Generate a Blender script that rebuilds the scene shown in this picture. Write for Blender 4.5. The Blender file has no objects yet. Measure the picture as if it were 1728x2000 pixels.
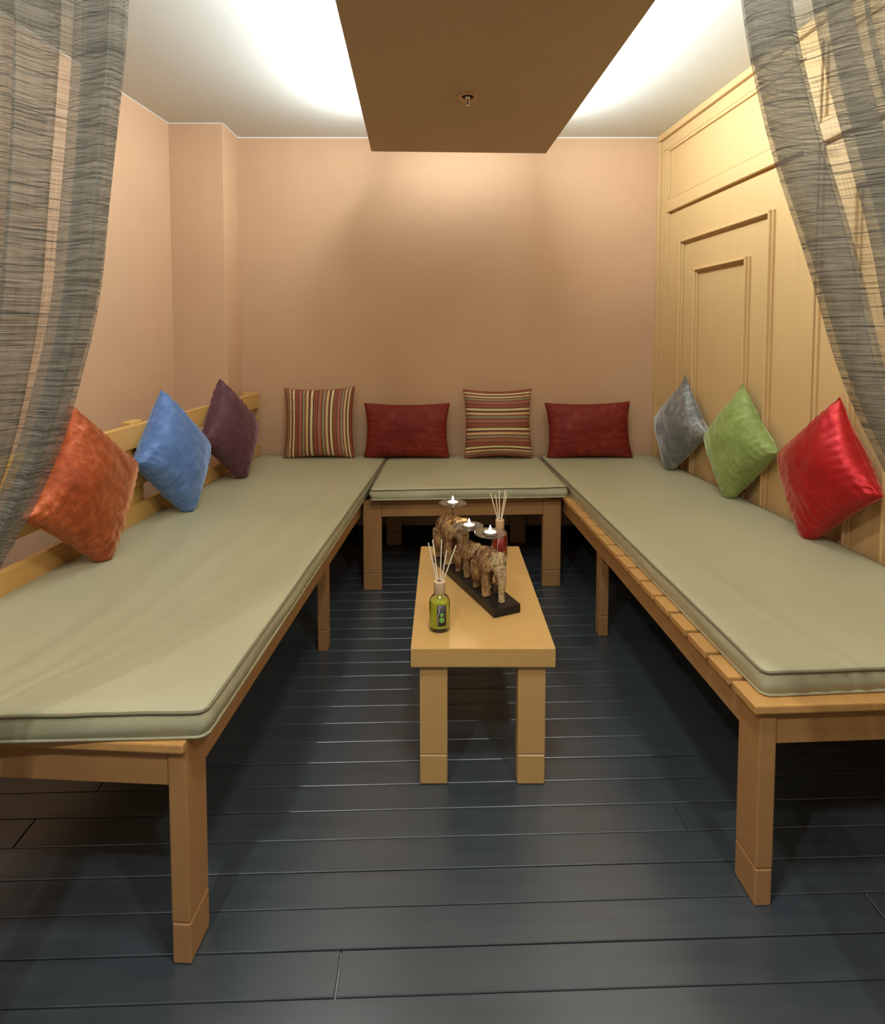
import bpy, bmesh, math, random
from math import sin, cos, pi, radians, sqrt, exp
from mathutils import Vector, Matrix, noise, Euler

random.seed(7)
S = bpy.context.scene
COL = S.collection

# ------------------------------------------------------------------ camera
FPX = 1120.0
PITCH = radians(3)
cam = bpy.data.cameras.new('camera')
cam_o = bpy.data.objects.new('camera', cam)
COL.objects.link(cam_o)
cam_o.location = (0, 0, 1.25)
cam_o.rotation_euler = (radians(90) - PITCH, 0, 0)
cam.sensor_fit = 'HORIZONTAL'
cam.sensor_width = 36.0
cam.lens = FPX * 36.0 / 1728.0
cam.shift_y = -(1000 - (655 + FPX * math.tan(PITCH))) / 1728.0
cam.clip_start = 0.02
S.camera = cam_o

# ------------------------------------------------------------------ light and exposure
S.view_settings.view_transform = 'Standard'
S.view_settings.look = 'None'
S.view_settings.gamma = 1.0
S.view_settings.use_curve_mapping = False
S.view_settings.exposure = 0.2

W = bpy.data.worlds.new('world')
S.world = W
W.use_nodes = True
W.node_tree.nodes['Background'].inputs[0].default_value = (0.95, 0.93, 0.92, 1)
W.node_tree.nodes['Background'].inputs[1].default_value = 0.16


def area(name, loc, target, sx, sy, power, col):
    l = bpy.data.lights.new(name, 'AREA')
    l.shape = 'RECTANGLE'
    l.size = sx
    l.size_y = sy
    l.energy = power
    l.color = col
    o = bpy.data.objects.new(name, l)
    COL.objects.link(o)
    o.location = loc
    o.rotation_euler = (Vector(target) - Vector(loc)).to_track_quat('-Z', 'Y').to_euler()
    return o


# LED strips hidden on top of the dropped ceiling panel (panel runs slightly skewed)
LEDCOL = (0.78, 0.89, 1.0)
PS = -0.047


def strip(name, a, b, outward, power):
    a = Vector(a)
    b = Vector(b)
    l = bpy.data.lights.new(name, 'AREA')
    l.shape = 'RECTANGLE'
    l.size = (b - a).length
    l.size_y = 0.02
    l.energy = power
    l.color = LEDCOL
    o = bpy.data.objects.new(name, l)
    COL.objects.link(o)
    x = (b - a).normalized()
    z = -Vector(outward).normalized()
    y = z.cross(x).normalized()
    o.matrix_world = Matrix.Translation((a + b) / 2) @ Matrix((x, y, z)).transposed().to_4x4()
    return o


strip('led_light_left', (-0.362, 3.03, 2.295), (-0.271, 1.10, 2.295), (-0.95, 0, 0.08), 27)
strip('led_light_right', (0.540, 3.06, 2.295), (0.632, 1.10, 2.295), (0.95, 0, 0.08), 27)
strip('led_light_back', (-0.34, 3.060, 2.290), (0.52, 3.092, 2.290), (0, 0.95, -0.12), 3.6)

# ceiling downlights of the room in front of the alcove (behind the camera), plus an added fill lamp
for nm, loc, pw, ang, rad in (('downlight_and_fill', (-0.67, -0.15, 2.40), 50, 150, 0.03),
                              ('downlight_and_fill', (-1.45, -0.30, 2.40), 20, 150, 0.05),
                              ('downlight_and_fill', (0.80, -0.15, 2.40), 46, 150, 0.03),
                              ('downlight_and_fill', (0.10, 0.72, 2.40), 52, 140, 0.09)):  # last one is overhead fill added to brighten the tabletop and seats
    l = bpy.data.lights.new(nm, 'SPOT')
    l.energy = pw
    l.spot_size = radians(ang)
    l.spot_blend = 0.7
    l.shadow_soft_size = rad
    l.color = (0.97, 0.97, 0.95)
    o = bpy.data.objects.new(nm, l)
    COL.objects.link(o)
    o.location = loc
    o.rotation_euler = (radians(12), 0, 0)


# ------------------------------------------------------------------ helpers
def link(name, bm, mat, parent=None, smooth=False, auto=None):
    me = bpy.data.meshes.new(name)
    bm.to_mesh(me)
    bm.free()
    if mat is not None:
        me.materials.append(mat)
    if smooth:
        for p in me.polygons:
            p.use_smooth = True
        if auto:
            me.set_sharp_from_angle(angle=radians(auto))
    o = bpy.data.objects.new(name, me)
    COL.objects.link(o)
    if parent:
        o.parent = parent
    return o


def thing(name, label, cat, loc=(0, 0, 0), rotz=0, group=None):
    o = bpy.data.objects.new(name, None)
    COL.objects.link(o)
    o.empty_display_size = 0.05
    o.location = loc
    o.rotation_euler = (0, 0, rotz)
    o['label'] = label
    o['category'] = cat
    if group:
        o['group'] = group
    return o


def tag(o, label, cat, group=None):
    o['label'] = label
    o['category'] = cat
    if group:
        o['group'] = group
    return o


def structure(o, label=None, cat=None):
    o['kind'] = 'structure'
    if label:
        o['label'] = label
    if cat:
        o['category'] = cat
    return o


def add_box(bm, x0, x1, y0, y1, z0, z1, bev=0.0, seg=1):
    t = bmesh.new()
    vs = [t.verts.new(c) for c in ((x0, y0, z0), (x1, y0, z0), (x1, y1, z0), (x0, y1, z0),
                                   (x0, y0, z1), (x1, y0, z1), (x1, y1, z1), (x0, y1, z1))]
    for f in ((3, 2, 1, 0), (4, 5, 6, 7), (0, 1, 5, 4), (1, 2, 6, 5), (2, 3, 7, 6), (3, 0, 4, 7)):
        t.faces.new([vs[i] for i in f])
    if bev > 0:
        bmesh.ops.bevel(t, geom=list(t.edges), offset=bev, segments=seg, affect='EDGES', profile=0.6)
    merge(bm, t)


def merge(bm, t):
    me = bpy.data.meshes.new('tmp')
    t.to_mesh(me)
    t.free()
    bm.from_mesh(me)
    bpy.data.meshes.remove(me)


def box(x0, x1, y0, y1, z0, z1, bev=0.0, seg=1):
    bm = bmesh.new()
    add_box(bm, x0, x1, y0, y1, z0, z1, bev, seg)
    return bm


def add_lathe(bm, prof, n=32, c=(0, 0, 0), cap=True):
    rings = []
    for r, z in prof:
        if r < 1e-6:
            rings.append([bm.verts.new((c[0], c[1], c[2] + z))])
        else:
            rings.append([bm.verts.new((c[0] + r * cos(2 * pi * i / n), c[1] + r * sin(2 * pi * i / n), c[2] + z)) for i in range(n)])
    for a, b in zip(rings, rings[1:]):
        for i in range(n):
            j = (i + 1) % n
            if len(a) == 1 and len(b) == 1:
                continue
            if len(a) == 1:
                bm.faces.new((a[0], b[j], b[i]))
            elif len(b) == 1:
                bm.faces.new((a[i], a[j], b[0]))
            else:
                bm.faces.new((a[i], a[j], b[j], b[i]))
    return bm


def lathe(prof, n=32, c=(0, 0, 0)):
    bm = bmesh.new()
    add_lathe(bm, prof, n, c)
    bmesh.ops.recalc_face_normals(bm, faces=bm.faces)
    return bm


def add_tube(bm, pts, rad, n=8, closed=False, caps=True):
    """rad: number or list"""
    pts = [Vector(p) for p in pts]
    N = len(pts)
    rings = []
    prev = None
    for i, p in enumerate(pts):
        if closed:
            t = (pts[(i + 1) % N] - pts[i - 1])
        else:
            t = pts[min(i + 1, N - 1)] - pts[max(i - 1, 0)]
        t.normalize()
        if prev is None:
            u = t.orthogonal().normalized()
        else:
            u = (prev - t * prev.dot(t))
            u = u.normalized() if u.length > 1e-6 else t.orthogonal().normalized()
        prev = u
        v = t.cross(u)
        r = rad[i] if isinstance(rad, (list, tuple)) else rad
        rings.append([bm.verts.new(p + (u * cos(2 * pi * k / n) + v * sin(2 * pi * k / n)) * r) for k in range(n)])
    m = N if closed else N - 1
    for i in range(m):
        a = rings[i]
        b = rings[(i + 1) % N]
        off = 0
        if closed and i == N - 1:
            # match the twist
            best = 1e9
            for o_ in range(n):
                d = (a[0].co - b[o_].co).length
                if d < best:
                    best = d
                    off = o_
        for k in range(n):
            bm.faces.new((a[k], a[(k + 1) % n], b[(k + 1 + off) % n], b[(k + off) % n]))
    if caps and not closed:
        bm.faces.new(rings[0][::-1])
        bm.faces.new(rings[-1])
    return bm


def add_ellipsoid(bm, c, r, rot=None, seg=20, rings=12):
    t = bmesh.new()
    bmesh.ops.create_uvsphere(t, u_segments=seg, v_segments=rings, radius=1.0)
    M = Matrix.Translation(c) @ (rot.to_matrix().to_4x4() if rot else Matrix.Identity(4)) @ Matrix.Diagonal((r[0], r[1], r[2], 1))
    t.transform(M)
    merge(bm, t)


# ------------------------------------------------------------------ materials
class NT:
    def __init__(self, name):
        self.m = bpy.data.materials.new(name)
        self.m.use_nodes = True
        self.t = self.m.node_tree
        self.b = self.t.nodes['Principled BSDF']
        self.out = self.t.nodes['Material Output']

    def n(self, typ, **kw):
        nd = self.t.nodes.new(typ)
        for k, v in kw.items():
            if k == 'inp':
                for kk, vv in v.items():
                    nd.inputs[kk].default_value = vv
            else:
                setattr(nd, k, v)
        return nd

    def l(self, a, b):
        self.t.links.new(a, b)

    def set(self, **kw):
        for k, v in kw.items():
            self.b.inputs[k.replace('_', ' ')].default_value = v
        return self

    def coord(self, which='Object', scale=(1, 1, 1)):
        tc = self.n('ShaderNodeTexCoord')
        mp = self.n('ShaderNodeMapping')
        mp.inputs['Scale'].default_value = scale
        self.l(tc.outputs[which], mp.inputs['Vector'])
        return mp.outputs['Vector']

    def noise(self, vec, scale, detail=4, rough=0.55):
        nz = self.n('ShaderNodeTexNoise')
        nz.inputs['Scale'].default_value = scale
        nz.inputs['Detail'].default_value = detail
        nz.inputs['Roughness'].default_value = rough
        self.l(vec, nz.inputs['Vector'])
        return nz.outputs['Fac']

    def ramp(self, fac, stops, interp='LINEAR'):
        r = self.n('ShaderNodeValToRGB')
        r.color_ramp.interpolation = interp
        els = r.color_ramp.elements
        while len(els) < len(stops):
            els.new(0.5)
        for e, (p, c) in zip(els, stops):
            e.position = p
            e.color = c if len(c) == 4 else (*c, 1)
        self.l(fac, r.inputs['Fac'])
        return r.outputs['Color']

    def bump(self, fac, strength, dist=0.01):
        b = self.n('ShaderNodeBump')
        b.inputs['Strength'].default_value = strength
        b.inputs['Distance'].default_value = dist
        self.l(fac, b.inputs['Height'])
        self.l(b.outputs['Normal'], self.b.inputs['Normal'])


def c4(c):
    return (c[0], c[1], c[2], 1)


def mul(c, k):
    return tuple(min(1, x * k) for x in c)


def mat_paint(name, col, rough=0.8, var=0.06, bump=0.08, bs=60):
    M = NT(name)
    v = M.coord('Object')
    f = M.noise(v, 2.2, 5)
    M.l(M.ramp(f, [(0.3, mul(col, 1 - var)), (0.7, mul(col, 1 + var))]), M.b.inputs['Base Color'])
    M.b.inputs['Roughness'].default_value = rough
    M.b.inputs['Specular IOR Level'].default_value = 0.25
    M.bump(M.noise(v, bs, 4, 0.6), bump, 0.004)
    return M.m


def mat_wood(name, col, rough=0.42, grain=0.07, axis=0, spec=0.4):
    """satin lacquered MDF / wood in ochre: faint grain along one axis"""
    M = NT(name)
    sc = [26, 26, 26]
    sc[axis] = 2.2
    v = M.coord('Object', tuple(sc))
    f = M.noise(v, 1.0, 6, 0.6)
    M.l(M.ramp(f, [(0.3, mul(col, 1 - grain)), (0.7, mul(col, 1 + grain))]), M.b.inputs['Base Color'])
    M.b.inputs['Roughness'].default_value = rough
    M.b.inputs['Specular IOR Level'].default_value = spec
    v2 = M.coord('Object')
    M.bump(M.noise(v2, 320, 2), 0.05, 0.001)
    return M.m


WALLC = (0.59, 0.365, 0.205)
M_wall = mat_paint('wall_paint', WALLC, 0.75, 0.035, 0.10, 70)
M_ceil = mat_paint('ceiling_paint', (0.64, 0.625, 0.53), 0.85, 0.03, 0.10, 30)
M_white = mat_paint('white_paint', (0.75, 0.70, 0.60), 0.7)
M_board_p = mat_paint('panel_board_paint', (0.46, 0.34, 0.21), 0.8, 0.03, 0.1, 60)
M_panel = mat_wood('panel_lacquer', (0.60, 0.39, 0.165), 0.48, 0.025, 2, 0.35)
M_bench = mat_wood('bench_lacquer', (0.41, 0.215, 0.075), 0.42, 0.06, 0, 0.4)
M_slat = mat_wood('slat_wood', (0.56, 0.30, 0.095), 0.42, 0.13, 1, 0.4)
M_table = mat_wood('table_lacquer', (0.56, 0.335, 0.11), 0.33, 0.02, 1, 0.5)
M_dark = mat_paint('dark_void', (0.02, 0.02, 0.022), 0.9)

# floorboards
M = NT('floor_board_paint')
v = M.coord('Object', (1.6, 30, 30))
f1 = M.noise(v, 1.0, 7, 0.65)
v2 = M.coord('Object')
f2 = M.noise(v2, 3.0, 5, 0.6)
colr = M.ramp(f1, [(0.25, (0.034, 0.045, 0.054)), (0.75, (0.060, 0.074, 0.084))])
mx = M.n('ShaderNodeMix', data_type='RGBA', blend_type='MULTIPLY')
mx.inputs[0].default_value = 0.6
M.l(colr, mx.inputs[6])
M.l(M.ramp(f2, [(0.3, (0.7, 0.7, 0.7)), (0.75, (1.25, 1.25, 1.25))]), mx.inputs[7])
# pale scuffs
f3 = M.noise(M.coord('Object', (3, 9, 9)), 9.0, 8, 0.75)
mx2 = M.n('ShaderNodeMix', data_type='RGBA')
M.l(M.ramp(f3, [(0.66, (0, 0, 0)), (0.80, (0.25, 0.25, 0.25))]), mx2.inputs[0])
M.l(mx.outputs[2], mx2.inputs[6])
mx2.inputs[7].default_value = (0.16, 0.17, 0.17, 1)
M.l(mx2.outputs[2], M.b.inputs['Base Color'])
M.l(M.ramp(f2, [(0.25, (0.26,) * 3), (0.8, (0.40,) * 3)]), M.b.inputs['Roughness'])
M.b.inputs['Specular IOR Level'].default_value = 1.0
M.bump(f1, 0.10, 0.002)
M_board = M.m

M = NT('board_joint_dust')
fj = M.noise(M.coord('Object', (14, 3, 3)), 2.0, 5, 0.7)
M.l(M.ramp(fj, [(0.35, (0.16, 0.17, 0.17)), (0.6, (0.6, 0.62, 0.62))]), M.b.inputs['Base Color'])
M.b.inputs['Roughness'].default_value = 0.6
M_joint = M.m

# leatherette
M = NT('olive_leatherette')
v = M.coord('Object')
f = M.noise(v, 1.6, 4)
M.l(M.ramp(f, [(0.3, (0.385, 0.365, 0.225)), (0.7, (0.43, 0.405, 0.25))]), M.b.inputs['Base Color'])
M.b.inputs['Roughness'].default_value = 0.42
M.b.inputs['Specular IOR Level'].default_value = 0.45
vo = M.n('ShaderNodeTexVoronoi')
vo.inputs['Scale'].default_value = 330
M.l(v, vo.inputs['Vector'])
ad = M.n('ShaderNodeMath', operation='MULTIPLY_ADD')
M.l(vo.outputs['Distance'], ad.inputs[0])
ad.inputs[1].default_value = 0.12
M.l(M.noise(M.coord('Object', (5, 3, 3)), 1.3, 5, 0.6), ad.inputs[2])
M.bump(ad.outputs[0], 0.30, 0.006)
M_leather = M.m
M_pipe = mat_paint('piping_leatherette', (0.20, 0.175, 0.105), 0.45, 0.03, 0.02)


def mat_velvet(name, col, shine, rough=0.45, crush=0.5, sheen=1.0, metallic=0.0, scale=9):
    M = NT(name)
    v = M.coord('Object')
    big = M.noise(v, scale * 0.55, 3, 0.5)
    f = M.noise(v, scale * 3.2, 9, 0.72)
    ad = M.n('ShaderNodeMath', operation='MULTIPLY_ADD')
    M.l(f, ad.inputs[0])
    ad.inputs[1].default_value = 0.55
    sc = M.n('ShaderNodeMath', operation='MULTIPLY')
    M.l(big, sc.inputs[0])
    sc.inputs[1].default_value = 0.45
    M.l(sc.outputs[0], ad.inputs[2])
    lo = mul(col, 1 - 0.45 * crush)
    hi = tuple(c + (h - c) * 0.22 * crush for c, h in zip(mul(col, 1 + 0.5 * crush), shine))
    M.l(M.ramp(ad.outputs[0], [(0.38, lo), (0.50, col), (0.63, hi)]), M.b.inputs['Base Color'])
    M.l(M.ramp(ad.outputs[0], [(0.40, (rough + 0.12,) * 3), (0.60, (rough - 0.08,) * 3)]), M.b.inputs['Roughness'])
    M.b.inputs['Metallic'].default_value = metallic
    M.b.inputs['Specular IOR Level'].default_value = 0.3
    M.b.inputs['Sheen Weight'].default_value = sheen
    M.b.inputs['Sheen Roughness'].default_value = 0.35
    M.b.inputs['Sheen Tint'].default_value = c4(shine)
    M.bump(ad.outputs[0], 0.5 * crush + 0.08, 0.012)
    return M.m


def mat_stripe(name, axis):
    M = NT(name)
    tc = M.n('ShaderNodeTexCoord')
    sp = M.n('ShaderNodeSeparateXYZ')
    M.l(tc.outputs['UV'], sp.inputs[0])
    m1 = M.n('ShaderNodeMath', operation='MULTIPLY')
    M.l(sp.outputs[axis], m1.inputs[0])
    m1.inputs[1].default_value = 4.1
    fr = M.n('ShaderNodeMath', operation='FRACT')
    M.l(m1.outputs[0], fr.inputs[0])
    cream = (0.74, 0.60, 0.27)
    rust = (0.30, 0.065, 0.018)
    dk = (0.05, 0.016, 0.012)
    pink = (0.34, 0.12, 0.06)
    green = (0.25, 0.235, 0.12)
    st = [(0.0, rust), (0.06, dk), (0.10, pink), (0.22, rust), (0.28, dk), (0.31, green), (0.41, rust), (0.47, dk),
          (0.50, cream), (0.535, dk), (0.55, cream), (0.59, rust), (0.66, dk), (0.72, cream), (0.76, (0.5, 0.36, 0.15)), (0.785, cream), (0.83, dk),
          (0.88, rust), (0.95, (0.18, 0.05, 0.03))]
    c = M.ramp(fr.outputs[0], st, 'CONSTANT')
    M.l(c, M.b.inputs['Base Color'])
    M.b.inputs['Roughness'].default_value = 0.6
    M.b.inputs['Sheen Weight'].default_value = 0.0
    w = M.n('ShaderNodeTexNoise')
    w.inputs['Scale'].default_value = 260
    M.l(tc.outputs['UV'], w.inputs['Vector'])
    M.bump(w.outputs['Fac'], 0.4, 0.004)
    return M.m


M_orange = mat_velvet('orange_velvet', (0.33, 0.062, 0.015), (1.0, 0.50, 0.22), 0.42, 0.75, 0.9, 0.45, 11)
M_blue = mat_velvet('blue_velvet', (0.085, 0.165, 0.36), (0.55, 0.70, 1.0), 0.5, 0.5, 0.9, 0.1)
M_purple = mat_velvet('plum_velvet', (0.085, 0.028, 0.038), (0.75, 0.45, 0.5), 0.55, 0.25, 0.6)
M_gray = mat_velvet('grey_velvet', (0.19, 0.195, 0.18), (0.9, 0.93, 0.9), 0.38, 0.9, 1.0, 0.45, 11)
M_green = mat_velvet('green_velvet', (0.23, 0.30, 0.075), (0.75, 0.9, 0.45), 0.5, 0.5, 0.8)
M_red = mat_velvet('red_velvet', (0.42, 0.010, 0.012), (1.0, 0.42, 0.28), 0.34, 0.35, 0.6, 0.45)
M_wine = mat_velvet('wine_velvet', (0.17, 0.012, 0.005), (0.8, 0.22, 0.10), 0.6, 0.35, 0.15, 0, 7)
M_strv = mat_stripe('striped_weave_upright', 'X')
M_strh = mat_stripe('striped_weave_level', 'Z' if False else 'Y')


def mat_simple(name, col, rough=0.5, spec=0.5, metal=0.0, emis=None, es=0.0, trans=0.0, ior=1.45, alpha=None):
    M = NT(name)
    M.set(Roughness=rough, Metallic=metal, IOR=ior)
    M.b.inputs['Base Color'].default_value = c4(col)
    M.b.inputs['Specular IOR Level'].default_value = spec
    M.b.inputs['Transmission Weight'].default_value = trans
    if emis:
        M.b.inputs['Emission Color'].default_value = c4(emis)
        M.b.inputs['Emission Strength'].default_value = es
    return M.m


M_blackwood = mat_paint('black_lacquer', (0.018, 0.014, 0.012), 0.3, 0.2, 0.05)
M_metal = mat_simple('dark_metal', (0.05, 0.05, 0.05), 0.35, metal=0.8)
M_chrome = mat_simple('chrome', (0.7, 0.66, 0.6), 0.25, metal=1.0)
M_glass = mat_simple('clear_glass', (0.96, 0.97, 0.96), 0.02, trans=1.0, ior=1.48)
M_smoke = mat_simple('smoked_glass', (0.36, 0.34, 0.31), 0.05, trans=0.9, ior=1.5)
M_greenl = mat_simple('green_oil', (0.88, 0.95, 0.06), 0.02, trans=0.42, ior=1.36)
M_redl = mat_simple('red_oil', (0.85, 0.07, 0.03), 0.02, trans=0.6, ior=1.36)
M_cork = mat_wood('beech_collar', (0.60, 0.42, 0.24), 0.55, 0.06, 2)
M_reed = mat_wood('reed_rattan', (0.85, 0.76, 0.58), 0.7, 0.08, 2)
M_wax = mat_simple('candle_wax', (0.9, 0.86, 0.78), 0.4, emis=(1, 0.86, 0.62), es=1.5)
M_flame = mat_simple('candle_flame', (1, 0.8, 0.5), 0.5, emis=(1.0, 0.84, 0.58), es=40)
M_labelr = mat_simple('dark_red_label', (0.25, 0.03, 0.03), 0.5)
M_label = mat_simple('dark_label', (0.05, 0.04, 0.035), 0.5)
M_ink = mat_simple('silver_ink', (0.8, 0.8, 0.8), 0.4)
M_olive = mat_paint('green_fruit_print', (0.16, 0.40, 0.09), 0.5, 0.2)
M_redbulb = mat_simple('red_bulb', (0.25, 0.01, 0.02), 0.1)
M_led = mat_simple('led_diffuser', (1, 1, 1), 0.5, emis=(0.86, 0.93, 1.0), es=6)

# carved gilded wood
M = NT('carved_wood')
v = M.coord('Object', (1, 1, 0.35))
f = M.noise(v, 9.0, 8, 0.7)
cA = M.ramp(f, [(0.36, (0.035, 0.014, 0.005)), (0.46, (0.22, 0.10, 0.032)), (0.62, (0.62, 0.37, 0.13))])
tc = M.n('ShaderNodeTexCoord')
sp = M.n('ShaderNodeSeparateXYZ')
M.l(tc.outputs['Object'], sp.inputs[0])
mr = M.n('ShaderNodeMapRange')
M.l(sp.outputs['X'], mr.inputs[0])
mr.inputs[1].default_value = 0.34
mr.inputs[2].default_value = 0.50
f2 = M.noise(M.coord('Object'), 22.0, 8, 0.7)
mm = M.n('ShaderNodeMath', operation='MULTIPLY')
M.l(mr.outputs[0], mm.inputs[0])
M.l(M.ramp(f2, [(0.40, (0.1,) * 3), (0.56, (0.85,) * 3)]), mm.inputs[1])
mx = M.n('ShaderNodeMix', data_type='RGBA')
M.l(mm.outputs[0], mx.inputs[0])
M.l(cA, mx.inputs[6])
mx.inputs[7].default_value = (0.72, 0.56, 0.28, 1)
M.l(mx.outputs[2], M.b.inputs['Base Color'])
M.b.inputs['Roughness'].default_value = 0.42
M.bump(f, 0.7, 0.03)
M_eleph = M.m

# curtain gauze (semi transparent weave with slubs running across)
M = NT('curtain_gauze')
tc = M.n('ShaderNodeTexCoord')


def uvnoise(sx, sy, detail=3, rough=0.6):
    mp = M.n('ShaderNodeMapping')
    mp.inputs['Scale'].default_value = (sx, sy, 1)
    M.l(tc.outputs['UV'], mp.inputs['Vector'])
    return M.noise(mp.outputs['Vector'], 1.0, detail, rough)


s1 = uvnoise(7, 330, 3, 0.6)
s2 = uvnoise(16, 620, 2, 0.6)
s3 = uvnoise(3, 60, 3, 0.6)
warp = uvnoise(900, 12, 1, 0.5)
a1 = M.ramp(s1, [(0.52, (0.0,) * 3), (0.66, (1.0,) * 3)])
a2 = M.ramp(s2, [(0.54, (0.0,) * 3), (0.68, (0.8,) * 3)])
mxa = M.n('ShaderNodeMath', operation='MAXIMUM')
M.l(a1, mxa.inputs[0])
M.l(a2, mxa.inputs[1])
ml = M.n('ShaderNodeMath', operation='MULTIPLY_ADD')
M.l(M.ramp(s3, [(0.3, (0.15,) * 3), (0.7, (0.75,) * 3)]), ml.inputs[1])
M.l(mxa.outputs[0], ml.inputs[0])
wa = M.n('ShaderNodeMath', operation='MULTIPLY_ADD')
M.l(warp, wa.inputs[0])
wa.inputs[1].default_value = 0.40
wa.inputs[2].default_value = 0.15
M.l(wa.outputs[0], ml.inputs[2])
cl = M.n('ShaderNodeClamp')
M.l(ml.outputs[0], cl.inputs[0])
cl.inputs[2].default_value = 0.97
df = M.n('ShaderNodeBsdfDiffuse')
df.inputs['Color'].default_value = (0.20, 0.205, 0.165, 1)
M.l(M.ramp(s1, [(0.35, (0.50, 0.48, 0.39)), (0.62, (0.09, 0.09, 0.072))]), df.inputs['Color'])
tl = M.n('ShaderNodeBsdfTranslucent')
tl.inputs['Color'].default_value = (0.22, 0.21, 0.17, 1)
m1 = M.n('ShaderNodeMixShader')
m1.inputs[0].default_value = 0.3
M.l(df.outputs[0], m1.inputs[1])
M.l(tl.outputs[0], m1.inputs[2])
tr = M.n('ShaderNodeBsdfTransparent')
m2 = M.n('ShaderNodeMixShader')
M.l(cl.outputs[0], m2.inputs[0])
M.l(tr.outputs[0], m2.inputs[1])
M.l(m1.outputs[0], m2.inputs[2])
M.l(m2.outputs[0], M.out.inputs['Surface'])
M_gauze = M.m

# ------------------------------------------------------------------ room shell
CZ = 2.435          # ceiling height
YB = 3.5            # back wall
# floor: dark sub floor + every board
fl = structure(link('floor', box(-2.3, 2.3, -1.6, 4.0, -0.06, -0.010), M_joint))
ROT = 0.030
bw = 0.0857
gap = 0.0028
k0 = int((-1.5 - 1.113) / bw)
JX = {}
protos = {}


def board(x0, x1, y0, z=0.0):
    key = (round(x1 - x0, 3))
    if key not in protos:
        bm = box(0, x1 - x0, 0, bw - gap, -0.0098, 0, 0.0014, 1)
        me = bpy.data.meshes.new('board')
        bm.to_mesh(me)
        bm.free()
        me.materials.append(M_board)
        protos[key] = me
    o = bpy.data.objects.new('board', protos[key])
    COL.objects.link(o)
    o.parent = fl
    o.location = (x0, y0 + ROT * x0, z)
    o.rotation_euler = (random.uniform(-0.006, 0.006), 0, math.atan(ROT))
    return o


row = 0
y = 1.113 + k0 * bw
while y < 3.98:
    yy = 1.113 + (k0 + row) * bw
    n = k0 + row
    if n == -1:
        cuts = [-2.25, -0.203, 2.2]
    elif n == 3:
        cuts = [-2.25, -1.05, 0.62, 2.2]
    elif n == 0:
        cuts = [-2.25, 0.95, 2.2]
    else:
        j = random.choice([-1.6, -1.25, -0.95, 0.9, 1.1, 1.3])
        cuts = [-2.25, j, 2.2]
    for a, b in zip(cuts, cuts[1:]):
        board(a + 0.0012, b - 0.0012, yy, random.uniform(-0.0012, 0.0))
    row += 1
    y = 1.113 + (k0 + row) * bw

structure(link('ceiling', box(-2.4, 2.4, -1.6, 4.1, CZ, CZ + 0.08), M_ceil))
structure(link('wall_back', box(-1.80, 1.9, YB, YB + 0.1, 0, CZ), M_wall))
structure(link('baseboard_back', box(-1.22, 1.30, YB - 0.014, YB - 0.0005, 0.0, 0.075, 0.002), M_blackwood))
# left wall, skewed
bm = bmesh.new()
for (xa, ya, xb, yb) in ((-1.513, 3.5, -1.917, -1.55),):
    q = [(xa, ya), (xb, yb), (xb - 0.12, yb), (xa - 0.12, ya), ]
    lo = [bm.verts.new((p[0], p[1], 0)) for p in q]
    hi = [bm.verts.new((p[0], p[1], CZ)) for p in q]
    bm.faces.new(lo)
    bm.faces.new(hi[::-1])
    for i in range(4):
        j = (i + 1) % 4
        bm.faces.new((lo[j], lo[i], hi[i], hi[j]))
bmesh.ops.recalc_face_normals(bm, faces=bm.faces)
structure(link('wall_left', bm, M_wall))
# pillar in the back left corner
structure(link('wall_pillar', box(-1.66, -1.228, 3.268, YB, 0, CZ, 0.004, 2), M_wall))
# thin ragged line of ceiling paint along the wall tops
bm = bmesh.new()
add_box(bm, -1.228, 1.296, YB - 0.002, YB, CZ - 0.007, CZ)
add_box(bm, -1.536, -1.226, 3.266, 3.268, CZ - 0.006, CZ)
add_box(bm, -1.2285, -1.2255, 3.266, 3.5, CZ - 0.006, CZ)
structure(link('trim_1', bm, M_white))
bm = bmesh.new()
add_tube(bm, [(-1.532, 3.268, CZ - 0.001), (-1.793, 0.0, CZ - 0.001)], 0.003, 6)
structure(link('trim_2', bm, M_white))

# right wall of lacquered panelling: local +X runs along the wall towards the camera, -Y into the room
wr = structure(link('wall_right', box(0, 4.9, 0.022, 0.12, 0, CZ), M_panel))
wr.location = (1.303, YB, 0)
wr.rotation_euler = (0, 0, math.atan2(-1, 0.078))


def wp(name, x0, x1, y0, y1, z0, z1, bev=0.002):
    return link(name, box(x0, x1, y0, y1, z0, z1, bev), M_panel, wr)


wp('crown_strip', 0.0, 4.9, -0.018, 0.022, CZ - 0.035, CZ)
wp('corner_strip', 0.0, 0.030, -0.014, 0.022, 0, CZ - 0.037)
wp('top_rail', 0.032, 4.9, 0.0, 0.022, 2.335, CZ - 0.037)
wp('middle_rail', 0.105, 4.9, -0.004, 0.022, 1.965, 2.035)
wp('stile', 0.032, 0.100, 0.0, 0.022, 0, 2.333)


def frame(x0, x1, z0, z1, w=0.024):
    """two stepped picture-frame moulding: four sides"""
    for (n, a, b, c, d) in (('moulding', x0, x0 + w, z0, z1), ('moulding', x1 - w, x1, z0, z1),
                            ('moulding', x0 + w, x1 - w, z1 - w, z1), ('moulding', x0 + w, x1 - w, z0, z0 + w)):
        bm = box(a, b, 0.0, 0.012, c, d, 0.002)
        i = 0.007
        vert = (b - a) < (d - c)
        if vert:
            add_box(bm, a + i, b - i, -0.014, 0.002, c + (0 if vert else i), d, 0.003)
        else:
            add_box(bm, a - w + i, b + w - i, -0.014, 0.002, c + i, d - i, 0.003)
        link(n, bm, M_panel, wr)


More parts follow.
